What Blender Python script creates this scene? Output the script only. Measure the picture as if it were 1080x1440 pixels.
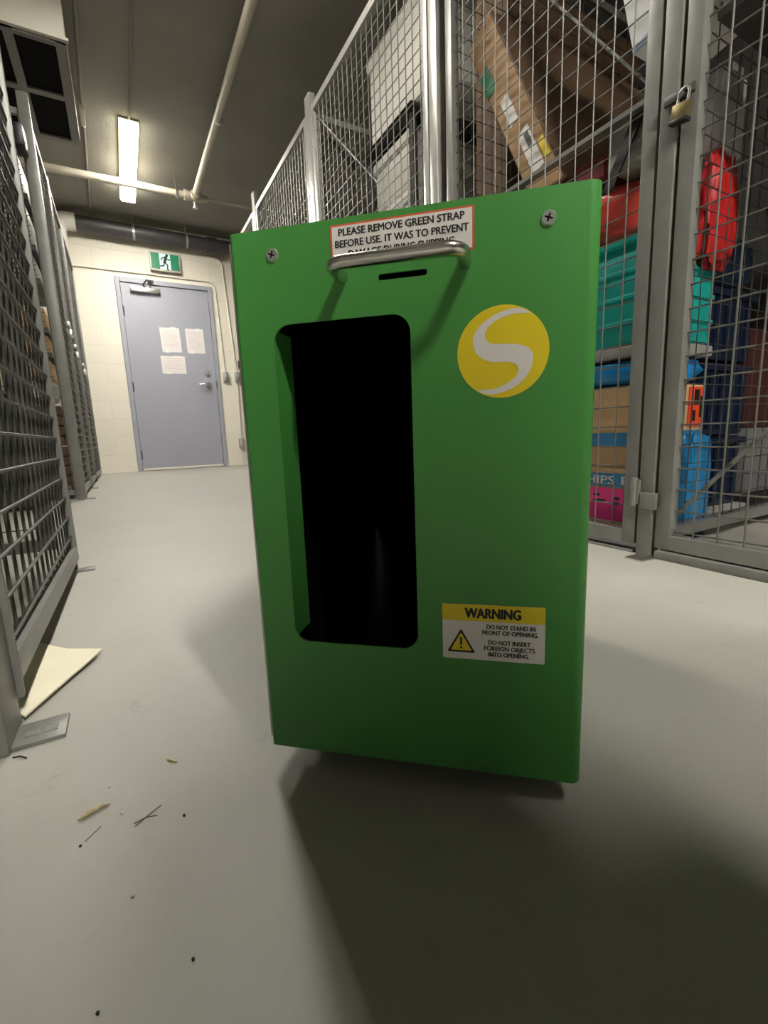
import bpy, bmesh, math, random
from mathutils import Vector, Matrix, noise
R = math.radians
for o in list(bpy.data.objects): bpy.data.objects.remove(o)
C = bpy.context.scene.collection
S = bpy.context.scene
random.seed(7)

# ------------------------------------------------------------------ camera
CAMZ = 0.3258
def cam_rot(yaw, p, r):
    cy, sy = math.cos(yaw), math.sin(yaw)
    f = Vector((sy*math.cos(p), cy*math.cos(p), math.sin(p))); rt = Vector((cy, -sy, 0)); up = rt.cross(f)
    x = math.cos(r)*rt+math.sin(r)*up; y = -math.sin(r)*rt+math.cos(r)*up
    return Matrix((x, y, -f)).transposed()
cd = bpy.data.cameras.new('camera'); cam = bpy.data.objects.new('camera', cd); C.objects.link(cam)
cam.matrix_world = Matrix.Translation((0, 0, CAMZ)) @ cam_rot(R(29.0626), R(-9.6685), R(-2.15624)).to_4x4()
cd.sensor_fit = 'VERTICAL'; cd.sensor_height = 36; cd.lens = 642.524/1440*36; cd.clip_start = 0.02; cd.clip_end = 50
S.camera = cam
S.view_settings.view_transform = 'Standard'; S.view_settings.look = 'None'; S.view_settings.gamma = 1
S.view_settings.use_curve_mapping = False
S.view_settings.exposure = 0.0
w = bpy.data.worlds.new('world'); S.world = w; w.use_nodes = True
w.node_tree.nodes['Background'].inputs[0].default_value = (0.75, 0.72, 0.65, 1)
w.node_tree.nodes['Background'].inputs[1].default_value = 0.01
TUBE = (1.0, 0.96, 0.86)
LAMPS = [(0.305, 4.80, 172.0), (0.305, 2.02, 88.0), (0.305, -1.7, 500.0)]     # x, y, emission

# ------------------------------------------------------------------ materials
MATS = {}
def mat(name, col, rough=0.5, metal=0.0, var=0.0, scale=8.0, bump=0.0, bscale=60.0, spec=0.5, emit=None, estr=0.0, coat=0.0, trans=0.0):
    if name in MATS: return MATS[name]
    m = bpy.data.materials.new(name); m.use_nodes = True; nt = m.node_tree; b = nt.nodes['Principled BSDF']
    b.inputs['Base Color'].default_value = (*col, 1); b.inputs['Roughness'].default_value = rough; b.inputs['Metallic'].default_value = metal
    b.inputs['Specular IOR Level'].default_value = spec; b.inputs['Coat Weight'].default_value = coat
    if trans: b.inputs['Transmission Weight'].default_value = trans
    tc = nt.nodes.new('ShaderNodeTexCoord')
    if var > 0:
        n = nt.nodes.new('ShaderNodeTexNoise'); n.inputs['Scale'].default_value = scale; n.inputs['Detail'].default_value = 6
        nt.links.new(tc.outputs['Object'], n.inputs['Vector'])
        r = nt.nodes.new('ShaderNodeValToRGB'); r.color_ramp.elements[0].position = 0.3; r.color_ramp.elements[1].position = 0.7
        r.color_ramp.elements[0].color = (*[max(0, c*(1-var)) for c in col], 1); r.color_ramp.elements[1].color = (*[min(1, c*(1+var)) for c in col], 1)
        nt.links.new(n.outputs['Fac'], r.inputs['Fac']); nt.links.new(r.outputs['Color'], b.inputs['Base Color'])
    if bump > 0:
        n = nt.nodes.new('ShaderNodeTexNoise'); n.inputs['Scale'].default_value = bscale; n.inputs['Detail'].default_value = 4
        nt.links.new(tc.outputs['Object'], n.inputs['Vector'])
        bp = nt.nodes.new('ShaderNodeBump'); bp.inputs['Strength'].default_value = bump; bp.inputs['Distance'].default_value = 0.01
        nt.links.new(n.outputs['Fac'], bp.inputs['Height']); nt.links.new(bp.outputs['Normal'], b.inputs['Normal'])
    if emit:
        b.inputs['Emission Color'].default_value = (*emit, 1); b.inputs['Emission Strength'].default_value = estr
    MATS[name] = m
    return m
def rgb(r, g, b):
    f = lambda c: (c/255/12.92 if c/255 <= 0.04045 else ((c/255+0.055)/1.055)**2.4)
    return (f(r), f(g), f(b))

def floor_mat():
    m = bpy.data.materials.new('painted concrete floor'); m.use_nodes = True; nt = m.node_tree; b = nt.nodes['Principled BSDF']
    tc = nt.nodes.new('ShaderNodeTexCoord')
    n1 = nt.nodes.new('ShaderNodeTexNoise'); n1.inputs['Scale'].default_value = 2.5; n1.inputs['Detail'].default_value = 8; n1.inputs['Roughness'].default_value = 0.65
    n2 = nt.nodes.new('ShaderNodeTexNoise'); n2.inputs['Scale'].default_value = 38; n2.inputs['Detail'].default_value = 6
    n3 = nt.nodes.new('ShaderNodeTexNoise'); n3.inputs['Scale'].default_value = 14; n3.inputs['Detail'].default_value = 10; n3.inputs['Roughness'].default_value = 0.75
    for n in (n1, n2, n3): nt.links.new(tc.outputs['Object'], n.inputs['Vector'])
    r1 = nt.nodes.new('ShaderNodeValToRGB'); r1.color_ramp.elements[0].position = 0.32; r1.color_ramp.elements[1].position = 0.68
    r1.color_ramp.elements[0].color = (0.325, 0.315, 0.285, 1); r1.color_ramp.elements[1].color = (0.385, 0.372, 0.335, 1)
    nt.links.new(n1.outputs['Fac'], r1.inputs['Fac'])
    r3 = nt.nodes.new('ShaderNodeValToRGB'); r3.color_ramp.elements[0].position = 0.30; r3.color_ramp.elements[1].position = 0.40
    r3.color_ramp.elements[0].color = (0.78, 0.76, 0.74, 1); r3.color_ramp.elements[1].color = (1, 1, 1, 1)
    nt.links.new(n3.outputs['Fac'], r3.inputs['Fac'])
    mx = nt.nodes.new('ShaderNodeMixRGB'); mx.blend_type = 'MULTIPLY'; mx.inputs[0].default_value = 0.8
    nt.links.new(r1.outputs['Color'], mx.inputs[1]); nt.links.new(r3.outputs['Color'], mx.inputs[2])
    nt.links.new(mx.outputs['Color'], b.inputs['Base Color'])
    mr = nt.nodes.new('ShaderNodeMapRange'); mr.inputs['To Min'].default_value = 0.38; mr.inputs['To Max'].default_value = 0.6
    nt.links.new(n1.outputs['Fac'], mr.inputs['Value']); nt.links.new(mr.outputs['Result'], b.inputs['Roughness'])
    bp = nt.nodes.new('ShaderNodeBump'); bp.inputs['Strength'].default_value = 0.12; bp.inputs['Distance'].default_value = 0.004
    nt.links.new(n2.outputs['Fac'], bp.inputs['Height']); nt.links.new(bp.outputs['Normal'], b.inputs['Normal'])
    b.inputs['Specular IOR Level'].default_value = 0.4
    return m
def block_mat():
    m = bpy.data.materials.new('painted block wall'); m.use_nodes = True; nt = m.node_tree; b = nt.nodes['Principled BSDF']
    tc = nt.nodes.new('ShaderNodeTexCoord')
    sep = nt.nodes.new('ShaderNodeSeparateXYZ'); nt.links.new(tc.outputs['Object'], sep.inputs[0])
    add = nt.nodes.new('ShaderNodeMath'); nt.links.new(sep.outputs[0], add.inputs[0]); nt.links.new(sep.outputs[1], add.inputs[1])
    cmb = nt.nodes.new('ShaderNodeCombineXYZ'); nt.links.new(add.outputs[0], cmb.inputs[0]); nt.links.new(sep.outputs[2], cmb.inputs[1])
    br = nt.nodes.new('ShaderNodeTexBrick'); br.inputs['Scale'].default_value = 1.0
    br.inputs['Brick Width'].default_value = 0.4; br.inputs['Row Height'].default_value = 0.2; br.inputs['Mortar Size'].default_value = 0.005; br.inputs['Mortar Smooth'].default_value = 0.6
    br.inputs['Color1'].default_value = (0.76, 0.71, 0.61, 1); br.inputs['Color2'].default_value = (0.79, 0.74, 0.635, 1); br.inputs['Mortar'].default_value = (0.73, 0.68, 0.585, 1)
    nt.links.new(cmb.outputs[0], br.inputs['Vector']); nt.links.new(br.outputs['Color'], b.inputs['Base Color'])
    bp = nt.nodes.new('ShaderNodeBump'); bp.invert = True; bp.inputs['Strength'].default_value = 0.35; bp.inputs['Distance'].default_value = 0.003
    nt.links.new(br.outputs['Fac'], bp.inputs['Height']); nt.links.new(bp.outputs['Normal'], b.inputs['Normal'])
    b.inputs['Roughness'].default_value = 0.6
    return m
M_FLOOR = floor_mat(); M_BLOCK = block_mat()
M_CEIL = mat('grey painted concrete ceiling', (0.25, 0.237, 0.21), 0.8, var=0.12, scale=1.5, bump=0.2, bscale=25)
M_STEEL = mat('grey enamelled steel', (0.185, 0.182, 0.17), 0.38, 0.15, var=0.10, scale=20, spec=0.5)
M_GALV = mat('galvanised steel', (0.42, 0.415, 0.39), 0.33, 0.45, var=0.08, scale=25)
M_WIRE = mat('grey steel wire', (0.21, 0.203, 0.185), 0.42, 0.3)
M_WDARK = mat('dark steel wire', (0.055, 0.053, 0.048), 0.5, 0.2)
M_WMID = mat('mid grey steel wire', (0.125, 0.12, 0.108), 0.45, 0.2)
M_DSTEEL = mat('dark grey steel', (0.06, 0.06, 0.058), 0.45, 0.2, var=0.15)
M_CHROME = mat('brushed steel', (0.62, 0.60, 0.57), 0.26, 1.0, bump=0.03, bscale=200)
M_ZINC = mat('zinc steel', (0.7, 0.7, 0.68), 0.3, 1.0)
M_BLACK = mat('matt black', (0.004, 0.004, 0.0045), 0.8, spec=0.08)
M_BPLAST = mat('black plastic', (0.012, 0.012, 0.013), 0.45)
M_GREEN = mat('green powder coat', (0.055, 0.245, 0.048), 0.40, var=0.04, scale=4, bump=0.05, bscale=420, spec=0.45)
M_WHITE = mat('white sticker vinyl', (0.72, 0.69, 0.67), 0.4)
M_YEL = mat('yellow sticker vinyl', (0.74, 0.58, 0.012), 0.4)
M_INK = mat('black print', (0.012, 0.011, 0.010), 0.5)
M_RED = mat('red print', (0.55, 0.09, 0.035), 0.5)
M_DOOR = mat('lavender grey door paint', (0.33, 0.335, 0.39), 0.45, var=0.03, scale=3)
M_PIPE = mat('cream painted pipe', (0.52, 0.475, 0.38), 0.45, var=0.06)
M_DPIPE = mat('charcoal pipe', (0.055, 0.050, 0.056), 0.45, var=0.2, scale=6)
M_WPVC = mat('white insulation jacket', (0.78, 0.75, 0.68), 0.4, bump=0.15, bscale=30)
M_WENAM = mat('off white enamel', (0.50, 0.475, 0.41), 0.45, var=0.03)
M_PAPER = mat('white paper', (0.72, 0.68, 0.66), 0.7, var=0.05, scale=30)
M_CREAM = mat('cream card', (0.72, 0.67, 0.52), 0.6, var=0.05, scale=14)
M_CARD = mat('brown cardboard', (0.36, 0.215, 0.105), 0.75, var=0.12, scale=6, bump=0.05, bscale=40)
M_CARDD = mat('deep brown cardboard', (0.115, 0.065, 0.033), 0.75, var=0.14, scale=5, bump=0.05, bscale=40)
M_LIT = [mat('lit lamp diffuser %d' % i, (0.9, 0.9, 0.85), 0.5, emit=TUBE, estr=l[2]) for i, l in enumerate(LAMPS)]

M_SIDE = mat('lit side lens', (0.8, 0.8, 0.7), 0.5, emit=(1.0, 0.93, 0.62), estr=5.0)

# ------------------------------------------------------------------ mesh helpers
class MB:
    def __init__(s): s.bm = bmesh.new()
    def box(s, x0, x1, y0, y1, z0, z1, bevel=0, mtx=None, seg=2):
        g = bmesh.ops.create_cube(s.bm, size=1)
        vs = g['verts']
        for v in vs: v.co = Vector(((x0+x1)/2+v.co.x*(x1-x0), (y0+y1)/2+v.co.y*(y1-y0), (z0+z1)/2+v.co.z*(z1-z0)))
        if bevel:
            es = {e for v in vs for e in v.link_edges}
            r = bmesh.ops.bevel(s.bm, geom=list(es), offset=bevel, segments=seg, affect='EDGES', profile=0.5)
            vs = list({v for f in r['faces'] for v in f.verts} | {v for v in vs if v.is_valid})
        if mtx: bmesh.ops.transform(s.bm, matrix=mtx, verts=vs)
        return s
    def cyl(s, p0, p1, r, n=14, r2=None):
        p0, p1 = Vector(p0), Vector(p1); d = p1-p0
        q = d.to_track_quat('Z', 'Y').to_matrix().to_4x4()
        bmesh.ops.create_cone(s.bm, cap_ends=True, segments=n, radius1=r, radius2=r if r2 is None else r2, depth=d.length, matrix=Matrix.Translation((p0+p1)/2) @ q)
        return s
    def sphere(s, c, r, n=12, sc=(1, 1, 1)):
        bmesh.ops.create_uvsphere(s.bm, u_segments=n, v_segments=max(6, n//2), radius=r, matrix=Matrix.Translation(c) @ Matrix.Diagonal((*sc, 1)))
        return s
    def tube(s, pts, r, n=12, cap=True):
        pts = [Vector(p) for p in pts]; rings = []; prev = None
        for i, p in enumerate(pts):
            t = (pts[min(i+1, len(pts)-1)]-pts[max(i-1, 0)]).normalized()
            if prev is None:
                a = Vector((0, 0, 1)) if abs(t.z) < 0.9 else Vector((1, 0, 0)); u = t.cross(a).normalized()
            else: u = (prev-t*prev.dot(t)).normalized()
            prev = u; v = t.cross(u)
            rr = r[i] if isinstance(r, (list, tuple)) else r
            rings.append([s.bm.verts.new(p+rr*(math.cos(2*math.pi*k/n)*u+math.sin(2*math.pi*k/n)*v)) for k in range(n)])
        for a, b in zip(rings, rings[1:]):
            for k in range(n): s.bm.faces.new((a[k], a[(k+1) % n], b[(k+1) % n], b[k]))
        if cap: s.bm.faces.new(rings[0][::-1]); s.bm.faces.new(rings[-1])
        return s
    def prism(s, pts, d):
        d = Vector(d); a = [s.bm.verts.new(Vector(p)) for p in pts]; b = [s.bm.verts.new(Vector(p)+d) for p in pts]; n = len(a)
        s.bm.faces.new(a[::-1]); s.bm.faces.new(b)
        for k in range(n): s.bm.faces.new((a[k], a[(k+1) % n], b[(k+1) % n], b[k]))
        return s
    def quad(s, *pts):
        s.bm.faces.new([s.bm.verts.new(Vector(p)) for p in pts]); return s
    def wire(s, p0, p1, r):                                     # thin six sided rod
        return s.cyl(p0, p1, r, 6)
    def mesh(s, me): s.bm.from_mesh(me); return s
def fillet(pts, rad, n=6):
    pts = [Vector(p) for p in pts]; out = [pts[0]]
    for a, b, c in zip(pts, pts[1:], pts[2:]):
        u = (a-b).normalized(); v = (c-b).normalized(); ang = u.angle(v); t = rad/math.tan(ang/2)
        p, q = b+u*t, b+v*t; ctr = b+(u+v).normalized()*(rad/math.sin(ang/2))
        for k in range(n+1):
            f = k/n; d = ((p-ctr).lerp(q-ctr, f)).normalized()*rad; out.append(ctr+d)
    out.append(pts[-1]); return out
def link(name, me, m, parent=None):
    o = bpy.data.objects.new(name, me); C.objects.link(o)
    me.materials.clear(); me.materials.append(m)
    if parent: o.parent = parent
    return o
def obj(name, mb, m, parent=None, smooth=40, local=False, label=None):
    bm = mb.bm; bmesh.ops.recalc_face_normals(bm, faces=bm.faces[:])
    me = bpy.data.meshes.new(name)
    if parent and not local: bmesh.ops.transform(bm, matrix=WORLD[parent.name].inverted(), verts=bm.verts[:])
    bm.to_mesh(me); bm.free()
    if smooth:
        me.polygons.foreach_set('use_smooth', [True]*len(me.polygons)); me.set_sharp_from_angle(angle=R(smooth))
    o = link(name, me, m, parent)
    if parent: WORLD[o.name] = WORLD[parent.name]
    else: WORLD[o.name] = Matrix.Identity(4)
    if label: o['label'] = label
    return o
WORLD = {}
def tag(o, label, cat, group=None):
    o['label'] = label; o['category'] = cat
    if group: o['group'] = group
    return o
def thing(name, label, cat, loc=(0, 0, 0), rotz=0, group=None, tilt=0):
    o = bpy.data.objects.new(name, None); C.objects.link(o); o.empty_display_size = 0.05
    o.location = loc; o.rotation_euler = (tilt, 0, rotz)
    WORLD[o.name] = Matrix.Translation(loc) @ Matrix.Rotation(rotz, 4, 'Z') @ Matrix.Rotation(tilt, 4, 'X')
    return tag(o, label, cat, group)
def struct(name, mb, m, smooth=None):
    o = obj(name, mb, m, smooth=smooth); o['kind'] = 'structure'; return o
def eval_mesh(o):
    dg = bpy.context.evaluated_depsgraph_get(); dg.update()
    me = bpy.data.meshes.new_from_object(o.evaluated_get(dg)); bpy.data.objects.remove(o); return me
def text_mesh(s, x0, x1, zc, h, y, bold=0.0, depth=0.0001):
    """letters on the local xz plane facing -y, fitted between x0 and x1, caps height h, centred on zc"""
    cu = bpy.data.curves.new('t', 'FONT'); cu.body = s; cu.size = 1; cu.resolution_u = 3
    o = bpy.data.objects.new('t', cu); C.objects.link(o); me = eval_mesh(o)
    xs = [v.co.x for v in me.vertices]; a, b = min(xs), max(xs)
    for v in me.vertices: v.co = Vector((x0+(v.co.x-a)/(b-a)*(x1-x0), y, zc+(v.co.y/0.69-0.5)*h))
    d = bold*h*1.1; bm = bmesh.new()                                   # heavier strokes: shifted copies
    for k, (dx, dz) in enumerate(((0, 0), (d, 0), (-d, 0), (0, d*0.6), (0, -d*0.6))):
        n0 = len(bm.verts); bm.from_mesh(me); bm.verts.ensure_lookup_table()
        for v in bm.verts[n0:]: v.co += Vector((dx, -k*0.000008, dz))
    bm.to_mesh(me); bm.free()
    return me
def flat_shape(loops, y, thick, res=8):
    """2D curve with holes on the local xz plane; front at y, body extends to +y by thick"""
    cu = bpy.data.curves.new('c', 'CURVE'); cu.dimensions = '2D'; cu.fill_mode = 'BOTH'; cu.extrude = thick/2; cu.resolution_u = res
    for pts in loops:
        sp = cu.splines.new('POLY'); sp.points.add(len(pts)-1); sp.use_cyclic_u = True
        for p, q in zip(sp.points, pts): p.co = (q[0], q[1], 0, 1)
    o = bpy.data.objects.new('c', cu); C.objects.link(o); me = eval_mesh(o)
    for v in me.vertices: v.co = Vector((v.co.x, y+thick/2-v.co.z, v.co.y))
    return me
def rrect(x0, x1, z0, z1, r, n=8):
    out = []
    for cx, cz, a0 in ((x1-r, z1-r, 0), (x0+r, z1-r, 90), (x0+r, z0+r, 180), (x1-r, z0+r, 270)):
        for k in range(n+1):
            a = R(a0+90*k/n); out.append((cx+r*math.cos(a), cz+r*math.sin(a)))
    return out

# ------------------------------------------------------------------ room shell
XL, XR, YB, YF, ZC = -1.75, 2.55, 6.076, -4.2, 2.70
struct('floor', MB().box(XL-0.1, XR+0.1, YF-0.1, YB+0.1, -0.1, 0), M_FLOOR)
struct('ceiling', MB().box(XL-0.1, XR+0.1, YF-0.1, YB+0.1, ZC, ZC+0.1), M_CEIL)
DX0, DX1, DZ = 0.166, 1.076, 2.08
wb = MB(); wb.box(XL-0.1, DX0-0.045, YB, YB+0.15, 0, ZC); wb.box(DX1+0.045, XR+0.1, YB, YB+0.15, 0, ZC); wb.box(DX0-0.045, DX1+0.045, YB, YB+0.15, DZ+0.05, ZC)
struct('wall_back', wb, M_BLOCK)
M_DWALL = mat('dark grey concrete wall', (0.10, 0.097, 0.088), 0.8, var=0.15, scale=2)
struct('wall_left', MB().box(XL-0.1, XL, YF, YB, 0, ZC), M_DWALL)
struct('wall_right', MB().box(XR, XR+0.1, YF, YB, 0, ZC), mat('shade darkened concrete wall', (0.04, 0.039, 0.037), 0.85, var=0.15, scale=2))  # base colour darkened to stand for the gloom behind the right lockers
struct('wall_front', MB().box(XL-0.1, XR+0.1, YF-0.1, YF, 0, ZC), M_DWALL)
fr = MB()
for x0, x1 in ((DX0-0.05, DX0-0.003), (DX1+0.003, DX1+0.05)): fr.box(x0, x1, YB-0.022, YB+0.10, 0, DZ+0.053, 0.004)
fr.box(DX0-0.003, DX1+0.003, YB-0.022, YB+0.10, DZ+0.003, DZ+0.053, 0.004)
struct('trim_1', fr, M_DOOR)
door = struct('door_1', MB().box(DX0, DX1, YB-0.004, YB+0.040, 0.028, DZ, 0.002), M_DOOR)
obj('door_sweep', MB().box(DX0+0.002, DX1-0.002, YB-0.012, YB-0.004, 0.006, 0.030, 0.001).box(DX0+0.002, DX1-0.002, YB-0.004, YB+0.03, 0.004, 0.028), mat('cream sweep', (0.75, 0.71, 0.62), 0.5), door)
for z in (1.78, 0.96, 0.19):
    obj('hinge', MB().cyl((DX0-0.004, YB-0.012, z-0.055), (DX0-0.004, YB-0.012, z+0.055), 0.008, 10).box(DX0-0.003, DX0+0.012, YB-0.008, YB-0.004, z-0.05, z+0.05), M_DSTEEL, door)
dl = obj('door_lever', MB().cyl((0.985, YB-0.004, 1.0), (0.985, YB-0.018, 1.0), 0.036, 24).cyl((0.985, YB-0.018, 1.0), (0.985, YB-0.055, 1.0), 0.012)
         .tube(fillet([(0.985, YB-0.05, 1.0), (0.93, YB-0.058, 1.002), (0.872, YB-0.05, 1.0)], 0.05), [0.013]*2+[0.011]*5+[0.009]*2, 12), M_CHROME, door)
db = obj('deadbolt', MB().cyl((0.985, YB-0.004, 1.135), (0.985, YB-0.02, 1.135), 0.030, 24).cyl((0.985, YB-0.02, 1.135), (0.985, YB-0.027, 1.135), 0.017, 18).box(0.981, 0.989, YB-0.036, YB-0.026, 1.119, 1.151, 0.002), M_CHROME, door)
dc = obj('door_closer', MB().box(0.258, 0.556, YB-0.055, YB-0.004, 1.985, 2.040, 0.006), M_ZINC, door)
obj('closer_arm', MB().tube([(0.40, YB-0.03, 2.040), (0.39, YB-0.075, 2.062), (0.425, YB-0.16, 2.085)], 0.008, 8).tube([(0.425, YB-0.16, 2.087), (0.47, YB-0.03, 2.112)], 0.008, 8).cyl((0.40, YB-0.03, 2.03), (0.40, YB-0.03, 2.055), 0.014).box(0.44, 0.50, YB-0.04, YB-0.022, 2.095, 2.125, 0.003), M_DSTEEL, dc)
obj('strike_plate', MB().box(DX1+0.004, DX1+0.012, YB-0.026, YB-0.020, 0.96, 1.04), M_DSTEEL, door)

# ------------------------------------------------------------------ lamps
def fixture(i, x, y, label):
    t = thing('ceiling_light', label, 'light', (x, y, ZC), group='fluorescent lights along the aisle ceiling')
    L, Wd = 0.592, 0.064
    obj('housing', MB().box(-Wd-0.004, Wd+0.004, -L, L, -0.018, -0.001, 0.003), M_WENAM, t, local=True)
    prof = [(-Wd, -0.018), (-Wd, -0.060), (-Wd+0.012, -0.078), (Wd-0.012, -0.078), (Wd, -0.060), (Wd, -0.018)]
    obj('diffuser', MB().box(-Wd+0.006, Wd-0.006, -L+0.012, L-0.012, -0.078, -0.072), M_LIT[i], t, smooth=0, local=True, label='lit white diffuser')
    for s in (-1, 1):
        obj('side_lens', MB().prism([(s*Wd, -L+0.012, -0.018), (s*Wd, -L+0.012, -0.060), (s*(Wd-0.006), -L+0.012, -0.076), (s*(Wd-0.006), -L+0.012, -0.018)], (0, 2*L-0.024, 0)), M_SIDE, t, smooth=0, local=True)
    for s in (-1, 1): obj('end_cap', MB().prism([(px*1.02, s*(L-0.012), pz-0.002*(pz < -0.05)) for px, pz in prof], (0, s*0.012, 0)), M_SIDE, t, smooth=0, local=True)
fixture(0, LAMPS[0][0], LAMPS[0][1], 'lit fluorescent ceiling light over the aisle in front of the grey door')
fixture(1, LAMPS[1][0], LAMPS[1][1], 'lit fluorescent ceiling light high above the green machine')
fixture(2, LAMPS[2][0], LAMPS[2][1], 'lit fluorescent ceiling light behind the camera')

# ------------------------------------------------------------------ green machine
G, MW0, MW1, MH, MD = 0.028, -0.142, 0.142, 0.4630, 0.42
mach = thing('ball_machine', 'green metal ball machine with a tall dark opening and steel handle on the floor', 'machine', (0.1985, 0.3175, 0), R(-42.62))
Z0, Z1 = G, G+MH
rl, rr_ = 0.0035, 0.0085
open_pts = rrect(-0.1085, 0.0065, 0.03+0.1095, 0.03+0.3875, 0.0145)
slot_pts = rrect(-0.0175, 0.0205, 0.03+0.4128, 0.03+0.4174, 0.0022)
fp = MB().mesh(flat_shape([[(MW0+rl, Z0), (MW1-rr_, Z0), (MW1-rr_, Z1), (MW0+rl, Z1)], open_pts, slot_pts], 0.0, 0.002))
def flange(mb, xc, r, sgn, yend):
    outer = [(xc+sgn*r*math.sin(R(90*k/10)), r-r*math.cos(R(90*k/10))) for k in range(11)]+[(xc+sgn*r, yend)]
    t = 0.002
    inner = [(xc+sgn*(r-t)*math.sin(R(90*k/10)), r-(r-t)*math.cos(R(90*k/10))) for k in range(11)]+[(xc+sgn*(r-t), yend)]
    mb.prism([(x, y, Z0) for x, y in outer+inner[::-1]], (0, 0, MH))
flange(fp, MW0+rl, rl, -1, 0.05); flange(fp, MW1-rr_, rr_, 1, 0.05)
obj('front_panel', fp, M_GREEN, mach, smooth=30, local=True)
bd = MB(); a, b = MW0+0.0025, MW1-0.0025
bd.box(a, a+0.002, 0.012, MD, Z0+0.004, Z1-0.001).box(b-0.002, b, 0.012, MD, Z0+0.004, Z1-0.001).box(a, b, MD-0.002, MD, Z0+0.004, Z1-0.001)
bd.box(a+0.002, b-0.002, 0.0025, MD-0.002, Z1-0.004, Z1-0.001).box(a+0.002, b-0.002, 0.0025, MD-0.002, Z0+0.004, Z0+0.006)
obj('body', bd, M_GREEN, mach, local=True)
obj('lit_rim', MB().box(MW0-0.0030, MW0+0.0002, 0.004, 0.040, Z0+0.006, Z1-0.005, 0.0012), mat('pale lit rim', (0.62, 0.61, 0.58), 0.35, 0.2), mach, local=True, label='added pale strip for the lit rim down the left side')  # added strip; pale colour stands for the lit edge of the green flange
obj('opening_liner', MB().box(-0.1108, -0.1090, 0.0022, 0.036, 0.03+0.112, 0.03+0.385), M_GREEN, mach, local=True)
ch = MB().box(-0.1335, -0.1315, 0.037, 0.40, Z0+0.008, Z1-0.006).box(0.1315, 0.1335, 0.037, 0.40, Z0+0.008, Z1-0.006).box(-0.1315, 0.1315, 0.398, 0.40, Z0+0.008, Z1-0.006)
ch.box(-0.1315, 0.1315, 0.037, 0.398, Z0+0.008, Z0+0.010).box(-0.1315, 0.1315, 0.037, 0.398, Z1-0.008, Z1-0.006)
ch.box(-0.1335, -0.1106, 0.036, 0.038, Z0+0.008, Z1-0.006).box(0.0090, 0.1335, 0.036, 0.038, Z0+0.008, Z1-0.006)
obj('inner_chamber', ch, M_BLACK, mach, local=True, label='black inside of the chamber behind the opening')
rm = MB().tube([(-0.062, 0.15, Z0+0.012), (-0.062, 0.15, 0.14), (-0.062, 0.15, 0.175), (-0.064, 0.15, 0.20), (-0.066, 0.15, 0.215)], [0.022, 0.018, 0.013, 0.007, 0.002], 20)
obj('ball_guide', rm, mat('dark grey plastic', (0.028, 0.027, 0.028), 0.5), mach, local=True)
hz = 0.03+0.4182; hs = 0.031
hp = fillet([(-0.0465, 0.001, hz), (-0.0465, -hs, hz), (0.0485, -hs, hz), (0.0485, 0.001, hz)], 0.011, 8)
obj('handle', MB().tube(hp, 0.0050, 18), M_CHROME, mach, smooth=60, local=True, label='brushed steel bar handle')
def screw(x, z):
    s = obj('screw', MB().cyl((x, 0.0005, z), (x, -0.0014, z), 0.0058, 22, 0.0046), M_ZINC, mach, local=True, label='shiny cross head screw')
    for a0 in (20, 110):
        m = Matrix.Translation((x, -0.0014, z)) @ Matrix.Rotation(R(a0), 4, 'Y')
        obj('screw_slot', MB().box(-0.0028, 0.0028, -0.0002, 0.0004, -0.0006, 0.0006, mtx=m), M_BLACK, s, local=True)
WORLD_ROOT = WORLD[mach.name]
screw(-0.1045, 0.03+0.4412); screw(0.1065, 0.03+0.4405)
# strap sticker
st = obj('strap_sticker', MB().mesh(flat_shape([rrect(-0.0545, 0.0555, 0.03+0.4265, 0.03+0.4562, 0.0006)], -0.0003, 0.0003)), M_RED, mach, local=True, smooth=0, label='white sticker with red border and black capitals')
obj('sticker_face', MB().mesh(flat_shape([rrect(-0.0530, 0.0540, 0.03+0.4279, 0.03+0.4548, 0.0005)], -0.0005, 0.0002)), M_WHITE, st, local=True, smooth=0)
tm = MB().mesh(text_mesh('PLEASE REMOVE GREEN STRAP', -0.0475, 0.0485, 0.03+0.4503, 0.0050, -0.0007, 0.045))
tm.mesh(text_mesh('BEFORE USE. IT WAS TO PREVENT', -0.0505, 0.0515, 0.03+0.4421, 0.0050, -0.0007, 0.045)).mesh(text_mesh('DAMAGE DURING SHIPPING', -0.0400, 0.0410, 0.03+0.4343, 0.0050, -0.0007, 0.045))
obj('lettering', tm, M_INK, st, local=True, smooth=0)
# round sticker with S swoosh
def cr(pts, n=10):
    out = []
    P = [Vector(p) for p in pts]; P = [2*P[0]-P[1]]+P+[2*P[-1]-P[-2]]
    for i in range(1, len(P)-2):
        for k in range(n):
            t = k/n; a, b, c, d = P[i-1:i+3]
            out.append(0.5*((2*b)+(-a+c)*t+(2*a-5*b+4*c-d)*t*t+(-a+3*b-3*c+d)*t**3))
    return out+[P[-2]]
LCX, LCZ, LR = 0.0757, 0.03+0.3530, 0.0333
rs = obj('round_sticker', MB().mesh(flat_shape([[(LCX+LR*math.cos(R(a)), LCZ+LR*math.sin(R(a))) for a in range(0, 360, 5)]], -0.0003, 0.0003)), M_YEL, mach, local=True, smooth=0, label='yellow round sticker with a white curved S')
U = lambda x, y: (LCX+(x-495)/249*LR, LCZ-(y-947)/254*LR)          # sticker pixels of the enlarged view
outer = cr([U(633, 742), U(590, 720), U(520, 722), U(440, 750), U(370, 800), U(335, 860), U(345, 930), U(385, 975), U(440, 998), U(520, 1003), U(570, 1020), U(583, 1055), U(560, 1095), U(505, 1130), U(440, 1150), U(354, 1150)])
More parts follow.
